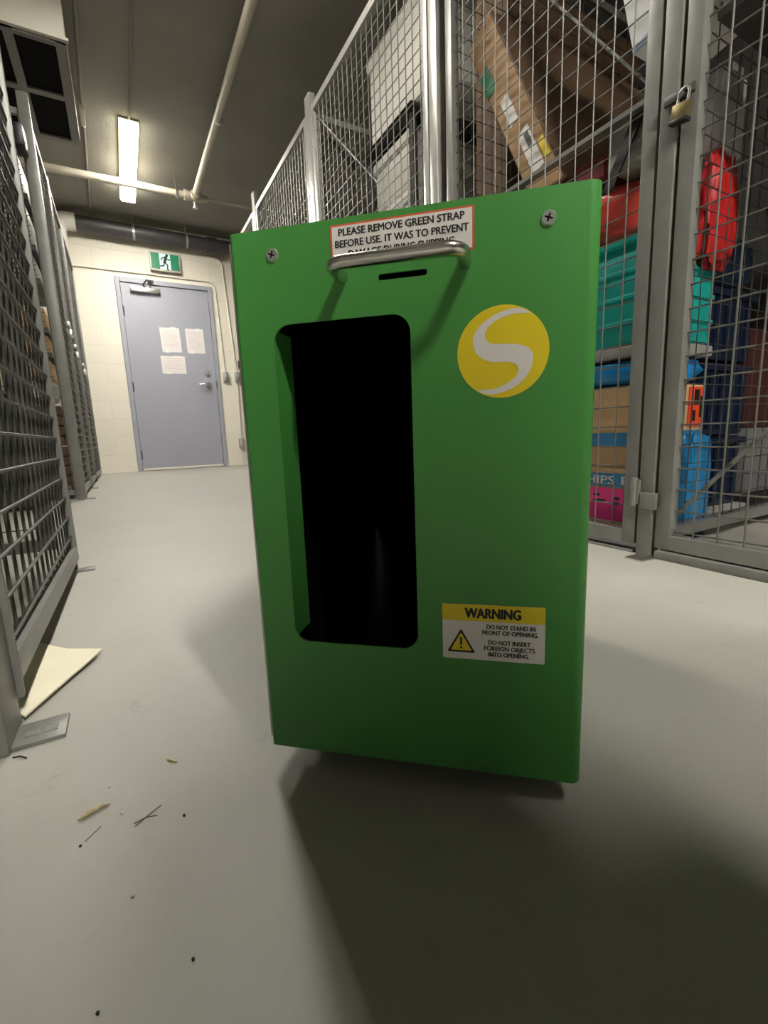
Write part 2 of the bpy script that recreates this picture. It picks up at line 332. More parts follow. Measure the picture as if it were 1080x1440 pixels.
inner = cr([U(384, 1170), U(440, 1180), U(520, 1163), U(590, 1125), U(640, 1065), U(660, 990), U(640, 940), U(590, 915), U(520, 905), U(450, 900), U(410, 880), U(400, 845), U(420, 805), U(470, 770), U(540, 750), U(600, 746), U(643, 752)])
obj('swoosh', MB().mesh(flat_shape([[tuple(p) for p in outer+inner]], -0.0005, 0.0002)), M_WHITE, rs, local=True, smooth=0)
# warning sticker
ws = obj('warning_sticker', MB().mesh(flat_shape([rrect(0.0278, 0.1108, 0.03+0.1045, 0.03+0.1535, 0.0014)], -0.0003, 0.0003)), M_WHITE, mach, local=True, smooth=0, label='white and yellow WARNING sticker with a triangle symbol')
hd = [(0.0278, 0.03+0.1392)]+[(p[0], p[1]) for p in rrect(0.0278, 0.1108, 0.03+0.1045, 0.03+0.1535, 0.0014)[17::-1]][::-1]
obj('yellow_band', MB().mesh(flat_shape([[(0.1108, 0.03+0.1390)]+rrect(0.0278, 0.1108, 0.03+0.1045, 0.03+0.1535, 0.0014)[:18]+[(0.0278, 0.03+0.1390)]], -0.0005, 0.0002)), M_YEL, ws, local=True, smooth=0)
wt = MB().mesh(text_mesh('WARNING', 0.0470, 0.0915, 0.03+0.1462, 0.0084, -0.0007, 0.06))
for s_, x0, x1, z in (('DO NOT STAND IN', 0.0645, 0.1030, 0.1347), ('FRONT OF OPENING.', 0.0610, 0.1055, 0.1295), ('DO NOT INSERT', 0.0660, 0.0995, 0.1209), ('FOREIGN OBJECTS', 0.0625, 0.1030, 0.1157), ('INTO OPENING.', 0.0660, 0.0985, 0.1104)):
    wt.mesh(text_mesh(s_, x0, x1, 0.03+z, 0.0038, -0.0005, 0.05))
obj('lettering', wt, M_INK, ws, local=True, smooth=0)
tri = lambda cx, z0, wd, h, rad: [(p.x, p.y) for p in fillet([Vector((cx, z0, 0)), Vector((cx+wd/2, z0, 0)), Vector((cx, z0+h, 0)), Vector((cx-wd/2, z0, 0)), Vector((cx, z0, 0))], rad, 4)][:-1]
obj('warning_triangle', MB().mesh(flat_shape([tri(0.0433, 0.03+0.1105, 0.0235, 0.0212, 0.0008)], -0.0005, 0.0002)), M_INK, ws, local=True, smooth=0)
obj('triangle_face', MB().mesh(flat_shape([tri(0.0433, 0.03+0.1123, 0.0178, 0.0160, 0.0005)], -0.0007, 0.0002)), M_YEL, ws, local=True, smooth=0)
obj('exclamation_mark', MB().mesh(flat_shape([[(0.0426, 0.03+0.1170), (0.0440, 0.03+0.1170), (0.0443, 0.03+0.1240), (0.0423, 0.03+0.1240)], [(0.0433+0.0010*math.cos(R(a)), 0.03+0.1148+0.0010*math.sin(R(a))) for a in range(0, 360, 30)]], -0.0009, 0.0002)), M_INK, ws, local=True, smooth=0)
obj('base', MB().box(-0.115, 0.118, 0.035, MD-0.03, 0.010, Z0+0.004, 0.003), M_BPLAST, mach, local=True, label='black recessed base')
for x in (-0.095, 0.098):
    for y in (0.06, MD-0.06): obj('rubber_foot', MB().cyl((x, y, 0), (x, y, 0.012), 0.014, 18, 0.016), M_BPLAST, mach, local=True)

# ------------------------------------------------------------------ wire lockers
def frame_panel(mb, X, y0, y1, z0, z1, wd=0.034, dp=0.016, zf=None, st=None):
    st = st or wd
    z0b = z0 if zf is None else zf
    for a in (y0, y1-st): mb.box(X-dp, X+dp, a, a+st, min(z0, z0b), z1, 0.002)
    for lo, lo2 in ((z0, z0b), (z1-wd, z1-wd)):
        mb.prism([(X-dp, y0+st, lo), (X-dp, y1-st, lo2), (X-dp, y1-st, lo2+wd), (X-dp, y0+st, lo+wd)], (2*dp, 0, 0))
def mesh_panel(mb, X, y0, y1, z0, z1, yph, zph, r=0.0022, off=0.005, sp=0.0508, m=None):
    k = math.ceil((y0-yph)/sp)
    while yph+k*sp < y1:
        y = yph+k*sp; mb.wire((X-off/2, y, z0), (X-off/2, y, z1), r); k += 1
    k = math.ceil((z0-zph)/sp)
    while zph+k*sp < z1:
        z = zph+k*sp; mb.wire((X+off/2, y0, z), (X+off/2, y1, z), r); k += 1
RX, RT = 1.13, 2.13
WIRES = 'wire locker panels along the right of the aisle'
def locker_panel(label, X, y0, y1, z0, z1, yph, zph, brace=None, fm=M_STEEL, name='wire_screen', cat='wire screen', zf=None, wm=None, group=WIRES, st=None, dp=0.016, r=0.0022):
    wm = wm or M_WIRE
    t = thing(name, label, cat, (X, (y0+y1)/2, 0), group=group)
    f = MB(); frame_panel(f, X, y0, y1, z0, z1, zf=zf, st=st, dp=dp); obj('frame', f, fm, t)
    m = MB(); mesh_panel(m, X, y0+0.004, y1-0.004, min(z0, zf or z0)+0.02, z1-0.02, yph, zph, r); obj('wire_mesh', m, wm, t)
    if brace: obj('brace', MB().cyl((X+0.012, *brace[0]), (X+0.012, *brace[1]), 0.0034, 8), fm, t)
    return t
def post(label, X, y0, y1, h, plate=None, fm=M_STEEL, dx=0.019, group='locker posts on the right'):
    t = thing('locker_post', label, 'post', (X, (y0+y1)/2, 0), group=group)
    obj('tube', MB().box(X-dx, X+dx, y0, y1, 0.0, h, 0.003), fm, t)
    if plate: obj('foot_plate', MB().box(*plate, 0.0, 0.005, 0.001), M_ZINC if X > 0 else M_STEEL, t)
    return t
# right row, nearest first
BR0, BR1 = (0.62, 0.093), (0.25, 0.53)
dn = locker_panel('near wire locker door with a padlock, cropped by the right edge of the photo', RX, -0.20, 0.636, 0.024, RT, 0.5561, 0.2708, wm=M_WMID, r=0.0021, name='wire_gate', cat='gate')
obj('brace', MB().cyl((RX+0.022, BR0[0], BR0[1]), (RX+0.022, BR1[0], BR1[1]), 0.005, 8), M_STEEL, dn)
tag(obj('base_channel', MB().box(RX-0.030, RX+0.030, -0.6, 0.628, 0.0, 0.020, 0.002), M_STEEL), 'grey floor channel under the near locker door with the padlock', 'channel', 'floor channels under the lockers')
tag(obj('base_channel', MB().box(RX-0.016, RX+0.016, 0.69, 1.45, 0.0, 0.006, 0.001), M_STEEL), 'grey floor channel under the wire door just right of the green machine', 'channel', 'floor channels under the lockers')
post('grey locker post carrying the brass padlock, right of the green machine', RX, 0.644, 0.681, 2.20, (1.048, 1.112, 0.622, 0.668))
d1 = locker_panel('wire locker door behind the green machine, in front of the teal tote and cartons', RX, 0.688, 1.452, 0.024, RT, 1.1170, 0.2708, brace=((0.72, 1.08), (1.42, 1.98)), wm=M_WMID, r=0.0018, name='wire_gate', cat='gate')
obj('hinge', MB().cyl((RX-0.025, 0.690, 0.125), (RX-0.025, 0.690, 0.195), 0.009, 12).box(RX-0.028, RX-0.0195, 0.676, 0.705, 0.130, 0.190), M_STEEL, d1)
obj('hinge', MB().cyl((RX-0.025, 0.690, 1.75), (RX-0.025, 0.690, 1.82), 0.009, 12).box(RX-0.028, RX-0.0195, 0.676, 0.705, 1.755, 1.815), M_STEEL, d1)
obj('latch_bracket', MB().box(RX-0.028, RX-0.0195, 0.632, 0.672, 0.120, 0.160, 0.001), M_STEEL, dn)
post('bright double locker post rising behind the green machine', RX, 1.500, 1.548, 2.25, fm=M_GALV)
locker_panel('wire panel with a diagonal brace behind the top of the green machine', RX, 1.560, 2.672, 0.024, RT, 1.62, 0.2708, brace=((1.62, 1.09), (2.65, 2.08)), fm=M_GALV)
post('bright locker post left of the diagonally braced panel', RX, 2.680, 2.752, 2.21, fm=M_GALV)
locker_panel('narrow looking wire panel between the two far bright posts', RX, 2.760, 3.905, 0.024, RT, 2.79, 0.2708, fm=M_GALV)
post('farthest bright locker post, just above the machine corner', RX, 3.915, 3.985, 2.25, fm=M_GALV)
locker_panel('farthest short wire panel at the end of the right row', RX, 3.995, 4.56, 0.024, RT, 4.03, 0.2708, fm=M_GALV)
# partitions between right lockers (run along x)
def partition(label, Y, x0, x1, z0, z1, st=None, fm=M_STEEL, wm=M_WDARK, group='mesh partitions between lockers'):
    t = thing('wire_partition', label, 'wire partition', ((x0+x1)/2, Y, 0), group=group)
    rot = Matrix.Translation(((x0+x1)/2, Y, 0)) @ Matrix.Rotation(R(-90), 4, 'Z')
    f = MB(); hw = (x1-x0)/2; frame_panel(f, 0, -hw, hw, z0, z1, 0.03, 0.012, st=st); bmesh.ops.transform(f.bm, matrix=rot, verts=f.bm.verts[:]); obj('frame', f, fm, t)
    m = MB(); mesh_panel(m, 0, -hw+0.02, hw-0.02, z0+0.02, z1-0.02, 0.0, 0.2708, 0.0015); bmesh.ops.transform(m.bm, matrix=rot, verts=m.bm.verts[:]); obj('wire_mesh', m, wm, t)
    return t
partition('mesh partition behind the padlocked post, beside the teal tote', 0.662, 1.155, 2.45, 0.03, RT)
partition('mesh partition behind the bright double post', 1.524, 1.155, 2.45, 0.03, RT)
partition('mesh partition behind the post left of the braced panel', 2.716, 1.155, 2.45, 0.03, RT)
partition('farthest mesh partition in the right lockers', 3.95, 1.155, 2.45, 0.03, RT)
# padlocks
def padlock(label, X, y, z, sx=1, brass=True, s=1.0, group=None, tl=0):
    t = thing('padlock', label, 'padlock', (X, y, z), group=group)
    t.rotation_euler = (tl, 0, 0); WORLD[t.name] = Matrix.Translation((X, y, z)) @ Matrix.Rotation(tl, 4, 'X')
    obj('body', MB().box(-0.010*s, 0.010*s, -0.022*s, 0.022*s, -0.040*s, 0.0, 0.003*s), mat('brass', (0.20, 0.165, 0.075), 0.4, 0.7, var=0.4, scale=60) if brass else M_ZINC, t, local=True)
    pts = [(0, -0.013*s, -0.004*s), (0, -0.013*s, 0.022*s)]+[(0, -0.013*s*math.cos(R(a)), 0.022*s+0.013*s*math.sin(R(a))) for a in range(20, 180, 20)]+[(0, 0.013*s, 0.022*s), (0, 0.013*s, -0.004*s)]
    obj('shackle', MB().tube(pts, 0.0038*s, 8), M_ZINC, t, local=True)
    if brass: obj('bumper', MB().box(-0.012*s, 0.012*s, -0.024*s, 0.024*s, -0.046*s, -0.036*s, 0.002*s), M_BPLAST, t, local=True, label='black bottom bumper')
    return t
padlock('brass padlock hanging on the grey locker post right of the machine', RX-0.032, 0.626, 0.984, tl=R(8), s=0.78)
tag(obj('hasp', MB().box(RX-0.030, RX-0.0205, 0.606, 0.668, 0.998, 1.016, 0.002).cyl((RX-0.036, 0.628, 1.001), (RX-0.020, 0.628, 1.001), 0.006, 10), M_DSTEEL), 'steel hasp holding the brass padlock on the right locker post', 'hasp')

# left row
LX = -0.15
LW = 'wire locker panels along the left of the aisle'
lp = post('near dark locker post in the bottom left corner, with a slotted foot plate', -0.166, 0.585, 0.655, 2.2, (-0.149, -0.095, 0.592, 0.640), dx=0.022, group='locker posts on the left')
sl = MB()
for x0, x1 in ((-0.134, -0.121), (-0.116, -0.104)): sl.box(x0, x1, 0.606, 0.617, 0.005, 0.0066)
obj('anchor_bolt', sl, M_ZINC, lp, label='bright anchor bolts on the foot plate')
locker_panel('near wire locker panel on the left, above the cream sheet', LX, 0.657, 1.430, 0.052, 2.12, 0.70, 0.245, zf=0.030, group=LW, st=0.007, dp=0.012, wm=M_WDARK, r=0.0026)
post('thin post at the far end of the near left wire panel', -0.150, 1.431, 1.437, 2.2, (-0.144, -0.104, 1.395, 1.430), dx=0.006, group='locker posts on the left')
tag(obj('clamp_bracket', MB().box(-0.180, -0.171, 1.40, 1.46, 1.19, 1.27, 0.003), M_STEEL), 'grey clamp bracket gripping the near left panel end', 'bracket')
partition('mesh partition across the near left locker, behind its front panel', 1.45, -1.70, -0.185, 0.06, 2.12, group='mesh partitions between lockers')
LX2 = -0.262
post('far left locker post standing past the near left panel', LX2, 3.335, 3.385, 2.2, (-0.275, -0.19, 3.32, 3.36), dx=0.026, group='locker posts on the left')
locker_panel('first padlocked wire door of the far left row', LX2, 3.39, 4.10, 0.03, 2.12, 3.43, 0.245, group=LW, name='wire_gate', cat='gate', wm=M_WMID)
post('second post of the far left row', LX2, 4.108, 4.146, 2.15, (-0.262, -0.205, 4.10, 4.15), dx=0.019, group='locker posts on the left')
locker_panel('middle padlocked wire door of the far left row', LX2, 4.152, 4.86, 0.03, 2.12, 4.19, 0.245, group=LW, name='wire_gate', cat='gate', wm=M_WMID)
post('third post of the far left row', LX2, 4.868, 4.906, 2.15, dx=0.019, group='locker posts on the left')
locker_panel('last wire door of the far left row beside the back wall', LX2, 4.912, 5.92, 0.03, 2.12, 4.95, 0.245, group=LW, name='wire_gate', cat='gate', wm=M_WMID)
partition('mesh partition facing the camera at the near end of the far left row', 3.36, -1.70, -0.29, 0.03, 2.12, st=0.005, group='mesh partitions between lockers')
PG = 'padlocks on the far left doors'
padlock('upper left small steel padlock on the far left row', LX2+0.035, 3.87, 1.10, brass=False, s=1.2, group=PG)
padlock('middle small steel padlock on the far left row', LX2+0.035, 4.25, 1.02, brass=False, s=1.2, group=PG)
padlock('lowest, farthest small padlock on the far left row', LX2+0.035, 4.95, 0.99, brass=False, s=1.2, group=PG)
for y, z in ((3.87, 1.118), (4.25, 1.038), (4.95, 1.008)):
    tag(obj('hasp', MB().box(LX2+0.018, LX2+0.040, y-0.035, y+0.035, z, z+0.03, 0.002), M_ZINC), {3.87: 'steel hasp above the upper small padlock on the left', 4.25: 'steel hasp above the middle small padlock on the left', 4.95: 'steel hasp above the lowest small padlock on the left'}[y], 'hasp', 'hasps on the far left doors')

# ------------------------------------------------------------------ services
t = thing('sprinkler_pipe', 'cream sprinkler pipe crossing the aisle under the ceiling, with a tee fitting', 'pipe', (0.3, 4.87, 2.55), group='cream pipes under the ceiling')
obj('pipe', MB().cyl((-1.70, 4.87, 2.55), (0.91, 4.87, 2.55), 0.030, 18), M_PIPE, t)
obj('tee_fitting', MB().cyl((0.77, 4.87, 2.55), (0.89, 4.87, 2.55), 0.040, 18).cyl((0.83, 4.87, 2.55), (0.83, 4.79, 2.55), 0.040, 18).cyl((0.74, 4.87, 2.55), (0.77, 4.87, 2.55), 0.044, 18).cyl((0.91, 4.87, 2.55), (0.94, 4.87, 2.55), 0.026, 14), M_PIPE, t)
obj('pipe_hanger', MB().cyl((0.68, 4.87, 2.58), (0.68, 4.87, ZC), 0.006, 8).cyl((0.67, 4.87, 2.55), (0.69, 4.87, 2.55), 0.036, 16), M_ZINC, t)
obj('sprinkler_head', MB().cyl((0.83, 4.88, 2.515), (0.83, 4.88, 2.46), 0.010, 10).cyl((0.83, 4.88, 2.462), (0.83, 4.88, 2.456), 0.022, 12), M_ZINC, t)
obj('branch_pipe', MB().cyl((0.94, 4.87, 2.55), (XR-0.05, 4.87, 2.55), 0.012, 10), M_PIPE, t)
t = thing('sprinkler_pipe', 'cream sprinkler pipe running along the aisle ceiling toward the camera', 'pipe', (0.84, 2.0, 2.55), group='cream pipes under the ceiling')
obj('pipe', MB().cyl((0.83, 4.775, 2.55), (0.848, -3.3, 2.55), 0.027, 18), M_PIPE, t)
for y in (3.7, 1.2): obj('pipe_hanger', MB().cyl((0.84, y, 2.575), (0.84, y, ZC), 0.006, 8).cyl((0.84, y-0.012, 2.55), (0.84, y+0.012, 2.55), 0.032, 16), M_ZINC, t)
t = thing('drain_pipe', 'thick charcoal drain pipe under the ceiling above the exit sign, with a white elbow', 'pipe', (0.5, 5.95, 2.6))
obj('pipe', MB().cyl((-0.22, 5.94, 2.570), (XR-0.05, 5.94, 2.540), 0.072, 28), M_DPIPE, t)
obj('elbow', MB().tube(fillet([(-0.17, 5.94, 2.57), (-0.345, 5.94, 2.57), (-0.345, 5.94, 2.28)], 0.10, 8), 0.086, 24), M_WPVC, t, label='white jacketed elbow')
for x, in ((0.35,), (0.88,)): obj('pipe_hanger', MB().cyl((x, 5.94, 2.63), (x, 5.94, ZC), 0.009, 8).cyl((x-0.012, 5.94, 2.558), (x+0.012, 5.94, 2.558), 0.077, 24), M_GALV, t)
obj('coupling', MB().cyl((1.10, 5.94, 2.553), (1.20, 5.94, 2.551), 0.084, 28), M_DPIPE, t)
t = thing('conduit', 'thin ceiling conduit running beside the vent grille, with a junction box', 'conduit', (0, 4.6, ZC))
obj('conduit_run', MB().cyl((0.045, 3.2, ZC-0.013), (-0.03, 6.06, ZC-0.013), 0.010, 10), M_CEIL, t)
obj('junction_box', MB().box(-0.004, 0.028, 4.16, 4.36, ZC-0.05, ZC-0.001, 0.003), M_WENAM, t)
obj('connector', MB().cyl((0.012, 4.36, ZC-0.02), (0.012, 4.41, ZC-0.02), 0.016, 10), M_ZINC, t)
tag(obj('conduit', MB().cyl((0.31, 1.0, ZC-0.010), (0.31, 4.36, ZC-0.010), 0.008, 8), M_CEIL), 'faint grey conduit on the ceiling leading to the lit light', 'conduit')
tag(obj('conduit', MB().tube(fillet([(-1.7, YB-0.012, 2.192), (1.165, YB-0.012, 2.192), (1.195, YB-0.012, 1.155)], 0.09, 8), 0.0085, 10), M_BLOCK), 'cream conduit along the wall over the door, bending down to the left wall box', 'conduit')
tag(obj('conduit', MB().tube(fillet([(1.06, YB-0.012, 2.47), (1.265, YB-0.012, 2.47), (1.335, YB-0.012, 1.155)], 0.09, 8), 0.0085, 10), M_BLOCK), 'cream conduit from under the drain pipe bending down to the right wall box', 'conduit')
tag(obj('conduit', MB().tube([(1.335, YB-0.012, 1.055), (1.32, YB-0.012, 0.34)], 0.0085, 10), M_BLOCK), 'cream conduit dropping from the right wall box to the low outlet', 'conduit')
def wallbox(name, label, x, z, cat, toggle):
    t = thing(name, label, cat, (x, YB, z), group='metal boxes on the wall beside the door')
    obj('box', MB().box(-0.032, 0.032, -0.042, 0, -0.055, 0.055, 0.004), M_GALV, t, local=True)
    if toggle: obj('toggle', MB().box(-0.006, 0.006, -0.058, -0.042, -0.012, 0.014, 0.002), M_WENAM, t, local=True)
    else: obj('socket_face', MB().box(-0.018, 0.018, -0.046, -0.042, -0.035, 0.035, 0.002), M_WENAM, t, local=True)
wallbox('switch_box', 'left light switch box on the wall beside the door handle', 1.197, 1.10, 'switch', True)
wallbox('switch_box', 'right light switch box on the wall, beside the green machine edge', 1.337, 1.10, 'switch', True)
wallbox('outlet_box', 'low outlet box on the wall near the floor right of the door', 1.318, 0.285, 'outlet', False)
tag(obj('wall_hook', MB().box(1.362, 1.386, YB-0.006, YB, 1.20, 1.30).tube([(1.374, YB-0.006, 1.28), (1.374, YB-0.05, 1.27), (1.374, YB-0.05, 1.22), (1.374, YB-0.03, 1.20)], 0.008, 8), M_DSTEEL), 'small black hook on the wall above the right switch box', 'hook')
# exit sign
t = thing('exit_sign', 'green running figure exit sign mounted over the grey door', 'exit sign', (0.643, YB, 2.33))
obj('housing', MB().box(-0.158, 0.158, -0.055, 0, -0.098, 0.098, 0.004), M_WENAM, t, local=True)
M_SGN = mat('lit green sign', (0.006, 0.14, 0.06), 0.4, emit=(0.004, 0.14, 0.065), estr=0.6)
M_SGW = mat('lit white sign', (0.5, 0.62, 0.60), 0.4, emit=(0.55, 0.80, 0.82), estr=0.4)
obj('sign_face', MB().box(-0.144, 0.144, -0.058, -0.055, -0.080, 0.086), M_SGN, t, local=True, smooth=0, label='lit green face')
obj('white_doorway', MB().box(-0.058, 0.055, -0.060, -0.058, -0.080, 0.086), M_SGW, t, local=True, smooth=0)
fig = MB()
def limb(pts, wd):
    for p, q in zip(pts, pts[1:]):
        d = Vector((q[0]-p[0], 0, q[1]-p[1])).normalized()*wd*0.3; n = Vector((-d.z, 0, d.x)).normalized()*wd/2
        P, Q = Vector((p[0], -0.060, p[1]))-d, Vector((q[0], -0.060, q[1]))+d
        fig.prism([P+n, Q+n, Q-n, P-n], (0, -0.0012, 0))
fig.cyl((0.018, -0.060, 0.058), (0.018, -0.0612, 0.058), 0.0125, 16)
limb([(0.008, 0.042), (-0.006, -0.005)], 0.024); limb([(0.008, 0.038), (0.030, 0.018), (0.042, 0.026)], 0.009); limb([(0.006, 0.040), (-0.022, 0.034), (-0.034, 0.014)], 0.009)
limb([(-0.004, -0.006), (0.018, -0.026), (0.014, -0.062), (0.024, -0.066)], 0.011); limb([(-0.006, -0.006), (-0.018, -0.036), (-0.046, -0.040)], 0.011)
bmesh.ops.transform(fig.bm, matrix=Matrix.Diagonal((1.2, 1, 1.2, 1)), verts=fig.bm.verts[:])
obj('running_figure', fig, mat('dark green print', (0.004, 0.05, 0.028), 0.5), t, local=True, smooth=0)
# notices on the door
def notice(label, x0, x1, z0, z1, lines, tilt=0.0):
    t = thing('notice', label, 'notice', ((x0+x1)/2, YB-0.005, (z0+z1)/2), group='paper notices taped to the door')
    hw, hh = (x1-x0)/2, (z1-z0)/2; m = Matrix.Rotation(tilt, 4, 'Y')
    obj('sheet', MB().box(-hw, hw, -0.0012, 0, -hh, hh, mtx=m), M_PAPER, t, local=True, smooth=0)
    pr = MB()
    for k in range(lines):
        z = hh*0.72-k*hh*1.4/lines; pr.box(-hw*0.75, hw*(0.75-0.3*random.random()), -0.0016, -0.0012, z-0.003, z+0.003, mtx=m)
    obj('print_lines', pr, mat('faded pink print', (0.62, 0.52, 0.51), 0.7), t, local=True, smooth=0)
    for a in ((hw*0.1, hw*0.65, -0.002, -0.0012, hh*0.80, hh*1.04), (-hw*0.7, -hw*0.3, -0.002, -0.0012, -hh*1.03, -hh*0.80)):
        obj('tape', MB().box(*a, mtx=m), mat('clear tape', (0.80, 0.78, 0.75), 0.25), t, local=True, smooth=0)
notice('upper left paper notice taped to the grey door', 0.512, 0.722, 1.362, 1.635, 9, R(-2))
notice('right paper notice taped to the grey door above the deadbolt', 0.785, 0.985, 1.362, 1.640, 9, R(-1))
notice('lower landscape paper notice taped to the grey door', 0.490, 0.750, 1.120, 1.318, 6, R(-1))
# air unit
t = thing('air_unit', 'off white ceiling air unit with a square grid grille underneath, top left', 'air unit', (-0.6, 3.7, 2.4))
UZ = 2.40
M_UNIT = mat('air unit enamel', (0.60, 0.57, 0.49), 0.5, var=0.03)
obj('casing', MB().box(-1.20, -0.022, 3.18, 4.13, UZ+0.004, ZC-0.002, 0.003), M_UNIT, t)
obj('front_lip', MB().box(-1.21, -0.010, 3.165, 3.19, UZ-0.002, UZ+0.012, 0.002), M_UNIT, t)
gf = MB()
xs, ys = [-1.20, -0.955, -0.615, -0.30, -0.022], [3.19, 3.60, 4.12]
for x, hw in ((-0.955, 0.02), (-0.615, 0.02), (-0.272, 0.022), (-0.047, 0.025), (-1.18, 0.02)): gf.box(x-hw, x+hw, 3.19, 4.12, UZ-0.012, UZ+0.004)
for y, hw in ((3.205, 0.015), (3.645, 0.022), (4.105, 0.022)): gf.box(-1.20, -0.022, y-hw, y+hw, UZ-0.011, UZ+0.003)
obj('grille_frame', gf, mat('grille grey', (0.20, 0.19, 0.175), 0.6), t, smooth=0)
obj('recess_shade', MB().box(-1.19, -0.03, 3.195, 4.115, UZ+0.0005, UZ+0.0035), M_BLACK, t, smooth=0)  # flat black sheet painted in for the dark recess behind the grille

# ------------------------------------------------------------------ boxes and goods
def carton(label, x0, x1, y0, y1, z0, z1, m=M_CARD, name='carton', group=None, tape=None, cat='box', tapeface='-x', bev=0.004):
    t = thing(name, label, cat, ((x0+x1)/2, (y0+y1)/2, z0), group=group)
    obj('body', MB().box(x0, x1, y0, y1, z0, z1, bev), m, t)
    if tape: obj('tape', MB().box(x0-0.0015, x1+0.0015, y0-0.0015, y1+0.0015, tape[0], tape[1]), tape[2], t, smooth=0)
    return t
def bag(name, label, cat, c, size, m, seed=0, amp=0.12, pw=0.55, group=None, parent=None, n=40, rz=0, fs=3.0):
    bm = bmesh.new(); bmesh.ops.create_uvsphere(bm, u_segments=n, v_segments=n//2, radius=1)
    for v in bm.verts:
        p = v.co; q = Vector([math.copysign(abs(k)**pw, k) for k in p])
        d = 1+amp*noise.noise(q*fs+Vector((seed*7.1, 0, 0)))+0.5*amp*noise.noise(q*fs*2.4+Vector((0, seed*3.3, 0)))
        q *= d; v.co = Vector((q.x*size[0]/2, q.y*size[1]/2, max(q.z, -0.97)*size[2]/2))
    bmesh.ops.transform(bm, matrix=Matrix.Translation(c) @ Matrix.Rotation(rz, 4, 'Z'), verts=bm.verts[:])
    mb = MB(); mb.bm.free(); mb.bm = bm
    o = obj(name, mb, m, parent, smooth=80)
    return tag(o, label, cat, group) if label else o
M_CARDL = mat('pale brown cardboard', (0.56, 0.36, 0.185), 0.75, var=0.12, scale=8, bump=0.05, bscale=40)
M_TEAL = mat('teal plastic', (0.008, 0.42, 0.375), 0.4, var=0.1, scale=5)
M_BLUE = mat('blue plastic film', (0.016, 0.24, 0.60), 0.25, var=0.25, scale=14, bump=0.3, bscale=20)
M_BTAPE = mat('blue printed tape', (0.035, 0.20, 0.40), 0.35, var=0.15, scale=20)
M_REDP = mat('red nylon', (0.85, 0.085, 0.065), 0.3, var=0.2, scale=8, bump=0.35, bscale=16)
M_PINK = mat('pink sticker paper', (0.90, 0.05, 0.30), 0.6)
M_ORNG = mat('orange label', (0.85, 0.075, 0.02), 0.5)
M_NAVY = mat('navy plastic', (0.006, 0.014, 0.042), 0.4, var=0.3, scale=6)
M_DRED = mat('dark red fabric', (0.045, 0.005, 0.006), 0.7)
M_GREYB = mat('pale grey plastic', (0.36, 0.35, 0.34), 0.5, var=0.1)
M_WHPL = mat('white plastic', (0.62, 0.60, 0.55), 0.45, var=0.06, scale=4)
SX = 1.22; SG = 'goods stacked in the locker right of the machine'
# left face of stack is x = SX, near end is y = 0.725
c1 = carton('lower brown carton with blue printed tape and a pink note, behind the wire door', SX, 1.485, 0.725, 1.30, 0.028, 0.205, M_CARDL, group=SG, tape=(0.150, 0.190, M_BTAPE))
for s_, a, b in (('SHIPS', -0.075, 0.040), ('E', 0.062, 0.085)):
    pt = MB().mesh(text_mesh(s_, a, b, 0.170, 0.024, 0, 0.02))
    bmesh.ops.transform(pt.bm, matrix=Matrix.Translation((SX-0.0025, 0.86, 0)) @ Matrix.Rotation(R(-90), 4, 'Z'), verts=pt.bm.verts[:])
    obj('lettering', pt, M_WHITE, c1, smooth=0)
obj('pink_note', MB().box(SX-0.0022, SX, 0.790, 0.960, 0.052, 0.146, 0.0005), M_PINK, c1, label='pink note with black writing')
for q in (((0.865, 0.885, 0.125), (0.845, 0.885, 0.108)), ((0.802, 0.818, 0.118), (0.802, 0.820, 0.103))):
    nt_ = MB()
    for y0, y1, z in q: nt_.box(SX-0.003, SX-0.0022, y0, y1, z-0.004, z+0.004)
    obj('writing', nt_, M_INK, c1, smooth=0)
carton('thin blue pallet sheet under the lower brown carton', SX-0.01, 1.487, 0.70, 1.32, 0.004, 0.028, M_BLUE, 'pallet_sheet', SG, cat='sheet', bev=0.002)
c2 = carton('upper brown carton with grey blue tape, between two blue bands', SX, 1.480, 0.730, 1.30, 0.206, 0.432, M_CARDL, group=SG, tape=(0.268, 0.305, M_BTAPE))
obj('orange_label', MB().box(1.40, 1.47, 0.7265, 0.7285, 0.315, 0.425), M_ORNG, c2, label='orange label with black marks')
nl = MB()
for x0, x1, z0, z1 in ((1.425, 1.450, 0.375, 0.418), (1.455, 1.468, 0.34, 0.40), (1.42, 1.435, 0.33, 0.36)): nl.box(x0, x1, 0.7258, 0.7265, z0, z1)
obj('label_marks', nl, M_INK, c2, smooth=0)
bag('plastic_bag', 'blue and white plastic bag squeezed above the brown cartons', 'bag', (1.35, 1.01, 0.470), (0.26, 0.58, 0.068), M_BLUE, 3, 0.10, 0.35, SG)
tt = thing('storage_tote', 'teal plastic tote with a grey lid band at its base, under the red bag', 'tote', (1.44, 1.0, 0.505), group=SG)
obj('body', MB().box(SX+0.004, 1.470, 0.722, 1.30, 0.538, 0.800, 0.012), M_TEAL, tt)
ribs = MB()
for z in (0.60, 0.665, 0.73): ribs.box(SX-0.001, 1.474, 0.717, 1.305, z-0.006, z+0.006, 0.002)
obj('rim', MB().box(SX-0.008, 1.484, 0.712, 1.312, 0.795, 0.815, 0.005), M_TEAL, tt)
obj('rib', ribs, M_TEAL, tt)
obj('lid', MB().box(SX-0.006, 1.482, 0.715, 1.31, 0.508, 0.538, 0.006), M_GREYB, tt, label='grey lid band')
bag('duffel_bag', 'shiny red bag lying on the teal tote', 'bag', (1.36, 1.00, 0.900), (0.26, 0.48, 0.165), M_REDP, 5, 0.16, 0.6, SG, fs=2.2)
